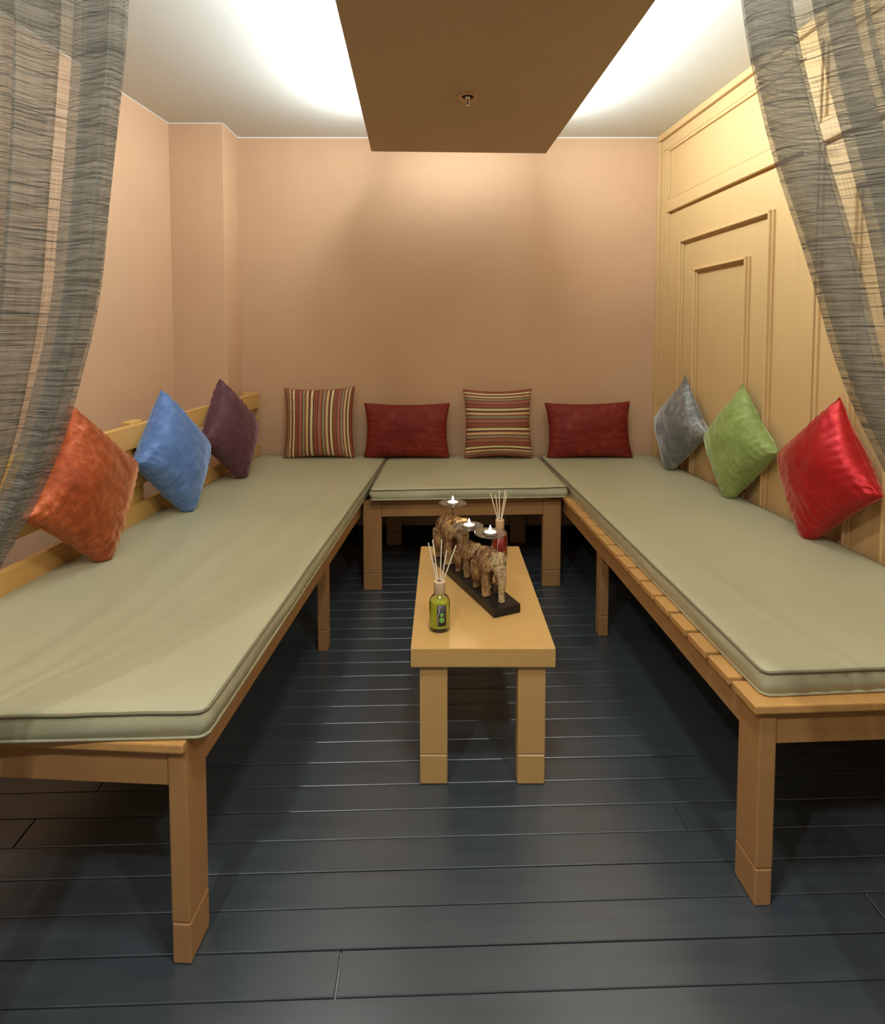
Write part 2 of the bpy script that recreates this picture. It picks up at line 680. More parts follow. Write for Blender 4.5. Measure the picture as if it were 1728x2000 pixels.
t = 0.118
for k in range(4):
    a = t + k * 1.225
    b = a + 1.125
    if a > 4.6:
        break
    b = min(b, 4.88)
    wp('upper_panel', a, b, 0.014, 0.022, 2.055, 2.318)
    # beads around the upper panel
    wp('bead', a - 0.014, b + 0.014, 0.002, 0.022, 2.318, 2.335)
    wp('bead', a - 0.014, b + 0.014, 0.002, 0.022, 2.038, 2.055)
    wp('bead', a - 0.012, a, 0.002, 0.022, 2.055, 2.318)
    wp('door_panel', a, b, 0.012, 0.022, 0.02, 1.952)
    wp('bead', a - 0.014, a, 0.002, 0.022, 0.0, 1.963)
    if b < 4.8:
        frame(a + 0.160, b - 0.175, 0.20, 1.780)
        frame(a + 0.320, b - 0.335, 0.37, 1.608)
        wp('stile', b + 0.004, b + 0.084, -0.006, 0.022, 0, 2.333)

# ------------------------------------------------------------------ dropped ceiling panel with cove light
cp = thing('ceiling_panel', 'tan rectangular panel dropped below the ceiling with light glowing above its edges', 'ceiling panel', (0.16, 2.0, CZ))


def skew(bm):
    for v_ in bm.verts:
        v_.co.x += PS * (v_.co.y)
    return bm


bm = bmesh.new()
bl = Vector((-0.374, 3.069))
br = Vector((0.550, 3.103))
d = 2.05
q = [bl, br, br + Vector((0.047 * d, -d)), bl + Vector((0.047 * d, -d))]


def prism(pts, z0, z1, org, bev=0.0):
    bm = bmesh.new()
    lo = [bm.verts.new((p[0] - org[0], p[1] - org[1], z0 - org[2])) for p in pts]
    hi = [bm.verts.new((p[0] - org[0], p[1] - org[1], z1 - org[2])) for p in pts]
    bm.faces.new(lo)
    bm.faces.new(hi[::-1])
    n = len(pts)
    for i in range(n):
        j = (i + 1) % n
        bm.faces.new((lo[j], lo[i], hi[i], hi[j]))
    bmesh.ops.recalc_face_normals(bm, faces=bm.faces)
    if bev:
        bmesh.ops.bevel(bm, geom=list(bm.edges), offset=bev, segments=1, affect='EDGES')
    return bm


O = (0.16, 2.0, CZ)
link('board', prism(q, 2.215, 2.237, O, 0.002), M_board_p, cp)
cen = sum(q, Vector((0, 0))) / 4
q2 = [cen + Vector(((p.x - cen.x) * 0.62, (p.y - cen.y) * 0.87)) for p in q]
link('support_frame', prism(q2, 2.237, CZ, O), M_white, cp)
bm = bmesh.new()
for (ax, ay, bx, by) in ((-0.320, 3.00, -0.232, 1.10), (0.500, 3.02, 0.588, 1.10)):
    add_tube(bm, [(ax - O[0], ay - O[1], 2.243 - O[2]), (bx - O[0], by - O[1], 2.243 - O[2])], 0.006, 6)
link('led_strip', bm, M_led, cp)

# sprinkler
sp_ = thing('sprinkler', 'small pendent fire sprinkler with a round rose in the dropped ceiling panel', 'sprinkler', (0.1015, 2.371, 2.215))
bm = lathe([(0.041, -0.001), (0.040, -0.005), (0.027, -0.005), (0.024, 0.0)], 32)
link('rose', bm, M_wall, sp_, True)
bm = lathe([(0.0, -0.004), (0.024, -0.002), (0.024, 0.0)], 24)
link('recess', bm, M_dark, sp_, True)
bm = lathe([(0.0, -0.012), (0.008, -0.012), (0.010, -0.006), (0.010, -0.001)], 16)
link('body', bm, M_chrome, sp_, True)
bm = bmesh.new()
for s in (-1, 1):
    add_tube(bm, [(s * 0.009, 0, -0.006), (s * 0.011, 0, -0.018), (s * 0.004, 0, -0.034)], 0.0017, 6)
link('frame_arm', bm, M_chrome, sp_, True)
bm = bmesh.new()
add_tube(bm, [(0, 0, -0.012), (0, 0, -0.030)], 0.0022, 8)
link('bulb', bm, M_redbulb, sp_, True)
link('deflector', lathe([(0.0, -0.034), (0.009, -0.034), (0.009, -0.036), (0.0, -0.036)], 16), M_chrome, sp_)

# recessed downlight housings behind the camera; the last is added around the fill lamp
for i, (x_, y_, lab) in enumerate(((-0.67, -0.15, 'recessed downlight in the ceiling behind the viewer, middle left'),
                                   (-1.45, -0.30, 'recessed downlight in the ceiling behind the viewer, near the left wall'),
                                   (0.80, -0.15, 'recessed downlight in the ceiling behind the viewer, right side'),
                                   (0.10, 0.72, 'added housing for the unseen fill lamp in the ceiling just above the viewer'))):
    o = link('downlight', lathe([(0.055, 0.0), (0.06, -0.006), (0.048, -0.006), (0.045, 0.0)], 24), M_chrome, None, True)
    o.location = (x_, y_, CZ)
    tag(o, lab, 'downlight')


# ------------------------------------------------------------------ benches
def set_leg(name, x0, x1, y0, y1, z1, mat, parent, joint=0.085, r=0.004):
    lg = link(name, box(x0, x1, y0, y1, joint + 0.0015, z1, r, 2), mat, parent)
    link('foot_block', box(x0, x1, y0, y1, 0.0, joint, 0.003, 1), mat, lg)
    return lg


SL_T = 0.462
SL_B = 0.443
AP_B = 0.366


def make_bench(name, label, loc, rot, inner_sign, width, length, group=None, slat_over=0.019):
    """local: origin at the inner front leg corner, +Y towards the back wall, width goes to side -inner_sign"""
    s = -inner_sign
    b = thing(name, label, 'bench', loc, rot, group)

    def X(a, c):
        return (a, c) if s > 0 else (-c, -a)
    lw, ld = 0.038, 0.080
    for (xa, ya) in ((0, 0), (width - lw, 0)):
        x0, x1 = X(xa, xa + lw)
        set_leg('leg', x0, x1, ya, ya + ld, SL_B, M_bench, b)
    for (xa, ya) in ((0.022, 1.13), (width - lw - 0.022, 1.13), (0.022, length - ld), (width - lw - 0.022, length - ld)):
        x0, x1 = X(xa, xa + lw)
        set_leg('leg', x0, x1, ya, ya + 0.05, AP_B + 0.06, M_bench, b)
    # aprons
    x0, x1 = X(0.0005, 0.021)
    link('side_apron', box(x0, x1, ld + 0.001, length, AP_B, SL_B, 0.002), M_bench, b)
    x0, x1 = X(width - 0.021, width - 0.0005)
    link('side_apron', box(x0, x1, ld + 0.001, length, AP_B, SL_B, 0.002), M_bench, b)
    x0, x1 = X(lw + 0.001, width - lw - 0.001)
    link('end_apron', box(x0, x1, 0.004, 0.026, AP_B, SL_B, 0.002), M_bench, b)
    # slats
    pitch = 0.106
    x0, x1 = X(-slat_over, width + 0.004)
    base = None
    yy = -0.012
    while yy < length - 0.05:
        if base is None:
            base = link('slat', box(x0, x1, 0, 0.0920, SL_B, SL_T, 0.0035, 2), M_slat, b)
            o = base
        else:
            o = bpy.data.objects.new('slat', base.data)
            COL.objects.link(o)
            o.parent = b
        o.location = (0, yy, 0)
        yy += pitch
    return b


left_rot = -math.atan(0.058)
right_rot = math.atan(0.048)
bl_ = make_bench('bench', 'long ochre wooden bench on the left with a slatted backrest', (-0.499, 1.076, 0), left_rot, 1, 0.79, 2.36, slat_over=0.0)
br_ = make_bench('bench', 'long ochre wooden bench on the right against the panelled wall, slat ends showing', (0.683, 1.192, 0), right_rot, -1, 0.70, 2.22)

# left bench backrest in local frame of bench: rails at local x
# outer face of the seat is local x = -0.79
RX = -0.755


def rail(name, z0, z1, y0=-0.02, y1=2.36):
    return link(name, box(RX - 0.026, RX, y0, y1, z0, z1, 0.003), M_panel if False else M_bench2, bl_)


M_bench2 = mat_wood('rail_lacquer', (0.58, 0.34, 0.10), 0.42, 0.05, 1, 0.4)
rail('back_rail', 0.812, 0.903)
rail('back_rail', 0.662, 0.755)
rail('back_rail', 0.480, 0.588)
for yp in (0.06, 1.10, 2.26):
    link('back_post', box(RX - 0.066, RX - 0.0265, yp, yp + 0.08, 0.30, 0.912, 0.004), M_bench2, bl_)

# middle bench
mb = thing('bench', 'short ochre wooden bench joining the two long ones along the back wall', 'bench', (-0.387, 2.753, 0), math.atan(0.047))
Wm = 0.976
for xa in (0, Wm - 0.090):
    set_leg('leg', xa, xa + 0.090, 0, 0.038, SL_B, M_bench, mb, 0.082)
for xa in (0.082, Wm - 0.150):
    set_leg('leg', xa, xa + 0.090, 0.60, 0.638, SL_B, M_bench, mb, 0.082)
link('front_apron', box(0.0905, Wm - 0.0905, 0.003, 0.024, AP_B - 0.002, SL_B, 0.002), M_bench, mb)
link('back_apron', box(0.1725, Wm - 0.1505, 0.615, 0.636, AP_B, SL_B, 0.002), M_bench, mb)
for xs in (0.004, Wm - 0.03):
    link('side_apron', box(xs + (0.056 if xs < 0.1 else -0.030), xs + (0.076 if xs < 0.1 else -0.010), 0.039, 0.60, AP_B, SL_B, 0.002), M_bench, mb)
xx = 0.060
base = None
while xx < Wm - 0.105:
    if base is None:
        base = link('slat', box(0, 0.096, -0.004, 0.655, SL_B, SL_T, 0.003), M_slat, mb)
        o = base
    else:
        o = bpy.data.objects.new('slat', base.data)
        COL.objects.link(o)
        o.parent = mb
    o.location = (xx, 0, 0)
    xx += 0.107


# ------------------------------------------------------------------ seat mattresses
def mattress(name, label, quad, z0, z1, seed, wr_side=1.0, res=0.022):
    """quad: 4 corners (front-left, front-right, back-right, back-left)"""
    Q = [Vector((p[0], p[1])) for p in quad]
    org = Vector((sum(p.x for p in Q) / 4, sum(p.y for p in Q) / 4, z0))
    W_ = ((Q[1] - Q[0]).length + (Q[2] - Q[3]).length) / 2
    L_ = ((Q[3] - Q[0]).length + (Q[2] - Q[1]).length) / 2
    root = thing(name, label, 'mattress', org)
    nx = max(8, int(W_ / res))
    ny = max(8, int(L_ / res))
    hx, hy, r = W_ / 2, L_ / 2, 0.018

    def P(a, b):  # a,b in [-1,1] -> rounded -> world xy
        x, y_ = a * hx, b * hy
        qx, qy = abs(x) - (hx - r), abs(y_) - (hy - r)
        if qx > 0 and qy > 0:
            m = max(qx, qy)
            nrm = math.hypot(qx, qy)
            qx *= m / nrm
            qy *= m / nrm
            x = math.copysign(hx - r + qx, x)
            y_ = math.copysign(hy - r + qy, y_)
        u = (x / hx + 1) / 2
        v = (y_ / hy + 1) / 2
        p = Q[0] * (1 - u) * (1 - v) + Q[1] * u * (1 - v) + Q[2] * u * v + Q[3] * (1 - u) * v
        return p

    def wob(p):
        return noise.noise(Vector((p.x * 3.1 + seed, p.y * 3.1, seed * 2.7)))

    # non uniform parameters concentrated at edges
    def par(n):
        out = []
        for i in range(n + 1):
            t_ = i / n * 2 - 1
            out.append(math.copysign(abs(t_) ** 0.85, t_) if False else t_)
        e = [-1, -0.99, -0.97]
        core = [x for x in out if -0.95 < x < 0.95]
        return e + core + [0.97, 0.99, 1]
    A = par(nx)
    B = par(ny)
    bm = bmesh.new()
    g = {}
    for i, a in enumerate(A):
        for j, b in enumerate(B):
            p = P(a, b)
            de = min((1 - abs(a)) * hx, (1 - abs(b)) * hy)
            z = z1 - 0.007 * exp(-de / 0.008) + 0.0022 * (1 - exp(-de / 0.10)) * (1 + wob(p) * 0.6)
            z += 0.0016 * noise.noise(Vector((p.x * 14, p.y * 5, seed))) * exp(-de / 0.09) * wr_side
            z += 0.001 * wob(p * 0.7)
            z += (0.0004 + 0.0024 * (wr_side > 1)) * max(0, noise.noise(Vector((p.x * 2.2 + seed, p.y * 2.2, 7))) + 0.1) * sin(p.y * 70 + 18 * noise.noise(Vector((p.x * 2.0, p.y * 2.0, seed)))) * exp(-de / 0.25)
            g[i, j] = bm.verts.new((p.x - org.x, p.y - org.y, z - org.z))
    ni, nj = len(A), len(B)
    for i in range(ni - 1):
        for j in range(nj - 1):
            bm.faces.new((g[i, j], g[i + 1, j], g[i + 1, j + 1], g[i, j + 1]))
    # perimeter
    per = [(i, 0) for i in range(ni - 1)] + [(ni - 1, j) for j in range(nj - 1)] + \
          [(i, nj - 1) for i in range(ni - 1, 0, -1)] + [(0, j) for j in range(nj - 1, 0, -1)]
    # refine the perimeter linearly
    top = []
    N = len(per)
    ring_top = [g[k] for k in per]
    cosn = []
    for k in range(N):
        a = ring_top[k - 1].co
        c = ring_top[(k + 1) % N].co
        tdir = Vector((c.x - a.x, c.y - a.y, 0)).normalized()
        cosn.append(Vector((tdir.y, -tdir.x, 0)))
    rows = [ring_top]
    K = 7
    H_ = z1 - z0
    arc = 0
    arcs = []
    for k in range(N):
        arcs.append(arc)
        arc += (ring_top[(k + 1) % N].co - ring_top[k].co).length
    for m in range(1, K + 1):
        t_ = m / K
        rr = []
        for k in range(N):
            base_ = ring_top[k].co
            s_ = arcs[k]
            wv = 0.0040 * sin(s_ * 120 + 3.5 * sin(s_ * 7 + seed) + t_ * 6.0) * max(0, noise.noise(Vector((s_ * 3.0, seed, 4.2))) + 0.35) * wr_side
            out = 0.006 * sin(pi * t_) + wv * sin(pi * t_) + 0.004 * noise.noise(Vector((s_ * 5, t_ * 2, seed)))* sin(pi * t_)
            zz = base_.z + (0.0 - base_.z) * t_
            rr.append(bm.verts.new((base_.x + cosn[k].x * out, base_.y + cosn[k].y * out, zz)))
        rows.append(rr)
        for k in range(N):
            k2 = (k + 1) % N
            bm.faces.new((rows[-2][k], rows[-1][k], rows[-1][k2], rows[-2][k2]))
    bm.faces.new(rows[-1])
    bmesh.ops.recalc_face_normals(bm, faces=bm.faces)
    tops = [v_.co.copy() for v_ in ring_top]
    bots = [v_.co.copy() for v_ in rows[-1]]
    link('cover', bm, M_leather, root, True)
    for nm, ring, dz, rad in (('piping', tops, 0.0006, 0.0036), ('piping', bots, 0.0030, 0.0036)):
        pts = [ring[k] + cosn[k] * 0.0015 + Vector((0, 0, dz)) for k in range(N)]
        # drop near-duplicate points
        pp = [pts[0]]
        for p in pts[1:]:
            if (p - pp[-1]).length > 0.004:
                pp.append(p)
        bm = bmesh.new()
        add_tube(bm, pp, rad, 6, closed=True)
        bmesh.ops.recalc_face_normals(bm, faces=bm.faces)
        link(nm, bm, M_pipe if dz < 0.001 else M_leather, root, True)
    return root


MZ0, MZ1 = 0.4632, 0.522
mattress('seat_mattress', 'long olive leatherette mattress on the left bench with dark piping',
         [(-1.275, 1.055), (-0.463, 1.083), (-0.336, 3.478), (-1.110, 3.478)], MZ0, MZ1, 1.3)
mattress('seat_mattress', 'long olive leatherette mattress on the right bench beside the panelled wall',
         [(0.700, 1.212), (1.445, 1.262), (1.278, 3.472), (0.600, 3.478)], MZ0, MZ1, 5.1)
mattress('seat_mattress', 'short olive leatherette mattress between the two long ones by the back wall',
         [(-0.343, 2.695), (0.606, 2.752), (0.578, 3.476), (-0.325, 3.472)], MZ0, MZ1 - 0.003, 9.7, 1.8)


# ------------------------------------------------------------------ pillows
def pillow(name, label, mat, sx, sy, thick, M4, seed, floor_z=0.5265, limit=None, group=None, diamond=True, wr=1.0, foldc=0.0):
    """local pillow: X (width sx), Z (height sy), thickness along Y; M4 places it"""
    root = thing(name, label, 'pillow', (0, 0, 0), 0, group)
    N = 56
    verts = {}
    bm = bmesh.new()
    uvl = bm.loops.layers.uv.new('UVMap')

    def shape(u, v, side):
        bowx = 0.085 * (1 - v * v)
        bowy = 0.085 * (1 - u * u)
        x = u * (1 - bowx) * sx / 2
        z = v * (1 - bowy) * sy / 2
        e = max(0.0, (1 - u * u)) * max(0.0, (1 - v * v))
        y_ = thick / 2 * 1.12 * (e ** 0.40) * (1.0 + 0.06 * noise.noise(Vector((u * 1.5, v * 1.5, seed))))
        # gathered wrinkles coming off the seams and corners
        du, dv = 1 - abs(u), 1 - abs(v)
        wv = 0
        ru = exp(-du / 0.22)
        rv = exp(-dv / 0.22)
        amp_u = 0.5 + noise.noise(Vector((v * 2.3, seed, 1 + (u > 0))))
        amp_v = 0.5 + noise.noise(Vector((u * 2.3, seed + 5, 3 + (v > 0))))
        wv += ru * max(0, amp_u) * sin(v * 34 + seed + 3 * noise.noise(Vector((v * 3, u * 3, seed)))) * (1 - exp(-du / 0.03))
        wv += rv * max(0, amp_v) * sin(u * 34 + seed * 2 + 3 * noise.noise(Vector((u * 3, v * 3, seed + 9)))) * (1 - exp(-dv / 0.03))
        y_ += 0.0050 * wv * wr
        # broad dents
        y_ += 0.010 * noise.noise(Vector((u * 1.3 + seed, v * 1.3, side * 3.0))) * e
        y_ += 0.0035 * noise.noise(Vector((u * 2.6 + seed, v * 4, side * 3.0))) * min(1, e * 4) * wr
        p = Vector((x, side * y_, z))
        return p

    def place(p):
        w_ = M4 @ p
        # sags onto the seat: flatten whatever is below the seat top
        if w_.z < floor_z:
            dz = floor_z - w_.z
            w_.z = floor_z + 0.10 * 0
            w_ += Vector((0, 0, 0.002 * (dz / 0.03) * noise.noise(w_ * 40)))
            w_.z = max(w_.z, floor_z)
        if limit:
            w_ = limit(w_)
        return w_

    def P(i):
        t_ = i / N * 2 - 1
        return math.copysign(1 - (1 - abs(t_)) ** 1.25, t_)
    for side in (-1, 1):
        for i in range(N + 1):
            for j in range(N + 1):
                edge = i in (0, N) or j in (0, N)
                if edge and side == 1:
                    verts[side, i, j] = verts[-1, i, j]
                    continue
                verts[side, i, j] = bm.verts.new(place(shape(P(i), P(j), side)))
    for side in (-1, 1):
        for i in range(N):
            for j in range(N):
                q_ = [(i, j), (i + 1, j), (i + 1, j + 1), (i, j + 1)]
                if side == 1:
                    q_ = q_[::-1]
                try:
                    f_ = bm.faces.new([verts[side, a, b] for a, b in q_])
                except ValueError:
                    continue
                for lp, (a, b) in zip(f_.loops, q_):
                    lp[uvl].uv = (a / N, b / N)
    bound = [(i, 0) for i in range(N)] + [(N, j) for j in range(N)] + [(i, N) for i in range(N, 0, -1)] + [(0, j) for j in range(N, 0, -1)]
    pts = [verts[-1, a, b].co.copy() for a, b in bound]
    c0 = sum(pts, Vector()) / len(pts)
    base_loc = Vector((c0.x, c0.y, floor_z))
    root.location = base_loc
    for v_ in bm.verts:
        v_.co -= base_loc
    ob = link('cover', bm, mat, root, True)
    pp = [pts[0]]
    for p in pts[1:]:
        if (p - pp[-1]).length > 0.003:
            pp.append(p)
    bm = bmesh.new()
    add_tube(bm, [p - base_loc for p in pp], 0.0016, 5, closed=True)
    bmesh.ops.recalc_face_normals(bm, faces=bm.faces)
    link('seam', bm, mat, root, True)
    return root


def diamond_matrix(x, y_, a, b, c, s, zoff):
    R3 = Euler((a, b, c), 'XYZ').to_matrix().to_4x4()
    return Matrix.Translation((x, y_, 0)) @ R3 @ Matrix.Rotation(radians(45), 4, 'Y'), s


def dia(name, label, mat, q_, thick, seed, limit, wr=1.0, grow=0.985):
    x, y_, a, b, c, s = q_
    R3 = Euler((a, b, c), 'XYZ').to_matrix().to_4x4()
    h = s * 0.7071
    lowest = min((R3 @ Vector(p)).z for p in ((0, 0, h), (h, 0, 0), (0, 0, -h), (-h, 0, 0)))
    z = 0.512 - lowest - 0.03 + 0.006
    M4 = Matrix.Translation((x, y_, z)) @ R3 @ Matrix.Rotation(radians(45), 4, 'Y')
    return pillow(name, label, mat, s * grow, s * grow, thick, M4, seed, limit=limit, wr=wr)


def lim_left(w_):
    xr = -1.125 + 0.060 * (w_.y - 3.45) - 0.0
    if w_.z > 0.45 and w_.x < xr:
        w_.x = xr + (w_.x - xr) * 0.02
    return w_


def lim_right(w_):
    xr = 1.303 + 0.078 * (3.5 - w_.y) - 0.022
    if w_.x > xr:
        w_.x = xr + (w_.x - xr) * 0.02
    return w_


def lim_back(w_):
    if w_.y > 3.494:
        w_.y = 3.494 + (w_.y - 3.494) * 0.02
    return w_


dia('throw_pillow', 'burnt orange crushed velvet pillow leaning on a corner against the slatted backrest', M_orange,
    (-1.134, 1.812, -0.157, -0.059, 1.527, 0.395), 0.15, 1.1, lim_left, 1.3)
dia('throw_pillow', 'cornflower blue velvet pillow standing on a corner against the slatted backrest', M_blue,
    (-1.110, 2.367, -0.262, 0.076, 1.47, 0.395), 0.16, 2.7, lim_left, 1.5)
dia('throw_pillow', 'plum purple velvet pillow standing on a corner near the back end of the left bench', M_purple,
    (-1.074, 2.900, -0.22, 0.0, 1.42, 0.395), 0.16, 4.4, lim_left, 1.2)
dia('throw_pillow', 'silver grey crushed velvet pillow standing on a corner against the right wall', M_gray,
    (1.285, 3.088, -0.236, -0.007, -1.471, 0.401), 0.15, 6.2, lim_right, 1.2)
dia('throw_pillow', 'moss green velvet pillow standing on a corner against the panelled wall', M_green,
    (1.328, 2.559, -0.180, -0.057, -1.499, 0.396), 0.16, 8.8, lim_right, 1.2)
dia('throw_pillow', 'bright red satin velvet pillow standing on a corner nearest the right curtain', M_red,
    (1.356, 2.018, -0.180, 0.029, -1.573, 0.395), 0.16, 3.3, lim_right, 1.2)


def upright(name, label, mat, cx_, sx, sy, seed, roll=0.0, lean=0.16, thick=0.13, y0=3.40):
    M4 = Matrix.Translation((cx_, y0, 0.519 + sy / 2 * cos(lean))) @ Euler((-lean, roll, 0), 'XYZ').to_matrix().to_4x4()
    return pillow(name, label, mat, sx, sy, thick, M4, seed, limit=lim_back, wr=0.8)


upright('throw_pillow', 'square pillow with upright rust, cream and green stripes against the back wall', M_strv, -0.735, 0.425, 0.425, 1.9, radians(-1.0))
upright('lumbar_pillow', 'oblong wine red velvet pillow between the two striped pillows', M_wine, -0.213, 0.515, 0.330, 6.6)
upright('throw_pillow', 'square pillow with level rust, cream and green stripes against the back wall', M_strh, 0.330, 0.410, 0.415, 3.7, radians(-0.5))
upright('lumbar_pillow', 'oblong wine red velvet pillow at the right end of the back wall', M_wine, 0.872, 0.512, 0.335, 9.4, radians(-1.0))

# ------------------------------------------------------------------ coffee table
ta = thing('coffee_table', 'low ochre lacquered coffee table with block legs between the benches', 'table', (0.110, 1.90, 0))
TX0, TX1, TY0, TY1 = -0.087 - 0.110, 0.309 - 0.110, 1.521 - 1.90, 2.282 - 1.90
link('tabletop', box(TX0, TX1, TY0, TY1, 0.344, 0.397, 0.0025, 2), M_table, ta)
for xa in (TX0 + 0.024, TX1 - 0.024 - 0.077):
    for ya in (TY0 + 0.014, TY1 - 0.014 - 0.045):
        set_leg('leg', xa, xa + 0.077, ya, ya + 0.045, 0.344, M_table, ta, 0.085, 0.003)

TZ = 0.397
# ------------------------------------------------------------------ elephant candle holder
ch = thing('candle_holder', 'carved wooden elephant trio on a black plinth with glass candle plates', 'candle holder', (0.103, 1.920, TZ), math.atan2(-0.914, 0.406))
# local +X = towards the near end of the plinth
L_ = 0.468
link('plinth', box(-L_ / 2 - 0.001, L_ / 2, -0.0465, 0.0465, 0, 0.028, 0.0015), M_blackwood, ch)
s_org = Vector((0.198, 1.706))
near_x = (s_org - Vector((0.103, 1.920))).dot(Vector((0.406, -0.914)))  # local x of the near end


def elephant_mesh():
    bm = bmesh.new()
    E = add_ellipsoid
    E(bm, (-0.04, 0, 0.68), (0.40, 0.25, 0.285))
    E(bm, (-0.25, 0, 0.67), (0.20, 0.235, 0.265))
    E(bm, (0.16, 0, 0.70), (0.24, 0.235, 0.270))
    E(bm, (0.37, 0, 0.74), (0.17, 0.18, 0.21))
    E(bm, (0.47, 0, 0.78), (0.165, 0.178, 0.205))
    E(bm, (0.47, 0.05, 0.90), (0.12, 0.085, 0.085))
    E(bm, (0.47, -0.05, 0.90), (0.12, 0.085, 0.085))
    E(bm, (0.56, 0, 0.62), (0.12, 0.115, 0.15))
    for s in (-1, 1):
        E(bm, (0.27, s * 0.225, 0.71), (0.15, 0.036, 0.22), Euler((0, radians(-14), radians(s * -26))))
        E(bm, (0.54, s * 0.135, 0.83), (0.075, 0.035, 0.030), Euler((0, 0.4, 0)))
        # legs
        add_tube(bm, [(0.20, s * 0.135, 0.60), (0.22, s * 0.15, 0.32), (0.225, s * 0.15, 0.10), (0.235, s * 0.15, 0.0)], [0.13, 0.108, 0.092, 0.100], 14)
        add_tube(bm, [(-0.30, s * 0.13, 0.60), (-0.30, s * 0.155, 0.34), (-0.335, s * 0.15, 0.12), (-0.32, s * 0.15, 0.0)], [0.165, 0.125, 0.092, 0.098], 14)
    add_tube(bm, [(0.55, 0, 0.70), (0.63, 0, 0.52), (0.665, 0, 0.33), (0.665, 0, 0.15), (0.70, 0, 0.0)], [0.125, 0.100, 0.080, 0.066, 0.070], 14)
    add_tube(bm, [(-0.45, 0, 0.80), (-0.515, 0, 0.68), (-0.505, 0, 0.45), (-0.50, 0, 0.36)], [0.04, 0.028, 0.022, 0.034], 10)
    bmesh.ops.recalc_face_normals(bm, faces=bm.faces)
    me = bpy.data.meshes.new('elephant_raw')
    bm.to_mesh(me)
    bm.free()
    o = bpy.data.objects.new('elephant_raw', me)
    COL.objects.link(o)
    md = o.modifiers.new('r', 'REMESH')
    md.mode = 'VOXEL'
    md.voxel_size = 0.014
    sm = o.modifiers.new('s', 'SMOOTH')
    sm.iterations = 2
    sm.factor = 0.5
    dg = bpy.context.evaluated_depsgraph_get()
    dg.update()
    me2 = bpy.data.meshes.new_from_object(o.evaluated_get(dg))
    bpy.data.objects.remove(o)
    for v_ in me2.vertices:
        c = v_.co
        n_ = v_.normal
        k = noise.noise(Vector((c.x * 5, c.y * 7, c.z * 2.2))) * 0.034 + noise.noise(c * 11) * 0.014
        v_.co = c + n_ * k
        if v_.co.z < 0.0:
            v_.co.z = 0.0
    me2.materials.clear()
    me2.materials.append(M_eleph)
    for p in me2.polygons:
        p.use_smooth = True
    me2.name = 'elephant'
    return me2


EM = elephant_mesh()
eye_me = bpy.data.meshes.new('eye')
bm = bmesh.new()
add_ellipsoid(bm, (0.565, 0.128, 0.765), (0.035, 0.016, 0.022), None, 10, 8)
bm.to_mesh(eye_me)
bm.free()
eye_me.materials.append(M_blackwood)
# (distance along the plinth from the near end, size, plate height above table, yaw)
for (s_, h_, pz, yaw, pr) in ((0.111, 0.142, 0.610, 0.0, 0.051), (0.262, 0.116, 0.587, radians(8), 0.050), (0.395, 0.168, 0.631, radians(4), 0.050)):
    xl = near_x - s_
    e = bpy.data.objects.new('elephant', EM)
    COL.objects.link(e)
    e.parent = ch
    e.location = (xl - 0.06 * h_, 0, 0.0278)
    e.rotation_euler = (0, 0, yaw)
    k = h_ / 0.965
    e.scale = (k * 0.86, k * 1.04, k)
    for sy_ in (1, -1):
        ey = bpy.data.objects.new('eye', eye_me)
        COL.objects.link(ey)
        ey.parent = e
        ey.scale = (1, sy_, 1)
    zp = pz - TZ
    bm = bmesh.new()
    add_tube(bm, [(xl, 0, 0.028 + h_ * 0.93), (xl, 0, zp - 0.004)], 0.0016, 8)
    add_lathe(bm, [(0.0, zp - 0.0045), (0.009, zp - 0.004), (0.009, zp - 0.003), (0.0, zp - 0.003)], 12, (xl, 0, 0))
    link('rod', bm, M_metal, ch, True, 40)
    pl = link('plate', lathe([(0.0, zp - 0.0025), (0.022, zp - 0.002), (pr * 0.8, zp + 0.002), (pr, zp + 0.006), (pr + 0.0006, zp + 0.0075),
                              (pr - 0.001, zp + 0.0085), (pr * 0.8, zp + 0.0045), (0.022, zp + 0.0005), (0.0, zp)], 40, (xl, 0, 0)), M_smoke, ch, True)
    # tealight on the plate
    wpos = ch.matrix_basis if False else None
    ca, sa = 0.406, -0.914
    wx = 0.103 + xl * ca
    wy = 1.920 + xl * sa
    lab = {0.142: 'lit tealight on the plate of the nearest elephant', 0.116: 'lit tealight on the middle glass plate above the smallest elephant',
           0.168: 'lit tealight on the highest plate above the farthest elephant'}[h_]
    tl_ = thing('tealight', lab, 'candle', (wx, wy, pz + 0.0012), 0, 'tealights on the elephant holder')
    link('cup', lathe([(0.0, 0.0), (0.0188, 0.0), (0.0192, 0.0105), (0.0186, 0.0105), (0.0182, 0.002), (0.0, 0.002)], 28), M_glass if False else M_chrome, tl_, True, 40)
    link('wax', lathe([(0.0, 0.0021), (0.0180, 0.0021), (0.0180, 0.0092), (0.0, 0.0098)], 28), M_wax, tl_, True, 40)
    bm = bmesh.new()
    add_tube(bm, [(0, 0, 0.0092), (0.0004, 0, 0.0155)], 0.0006, 6)
    link('wick', bm, M_dark, tl_)
    link('flame', lathe([(0.0, 0.0125), (0.0030, 0.0150), (0.0040, 0.0185), (0.0032, 0.0230), (0.0014, 0.0285), (0.0, 0.0320)], 14), M_flame, tl_, True)
    pl_ = bpy.data.lights.new('candle_glow', 'POINT')
    pl_.energy = 0.28
    pl_.color = (1.0, 0.72, 0.40)
    pl_.shadow_soft_size = 0.006
    po = bpy.data.objects.new('candle_glow', pl_)
    COL.objects.link(po)
    po.location = (wx, wy, pz + 0.040)


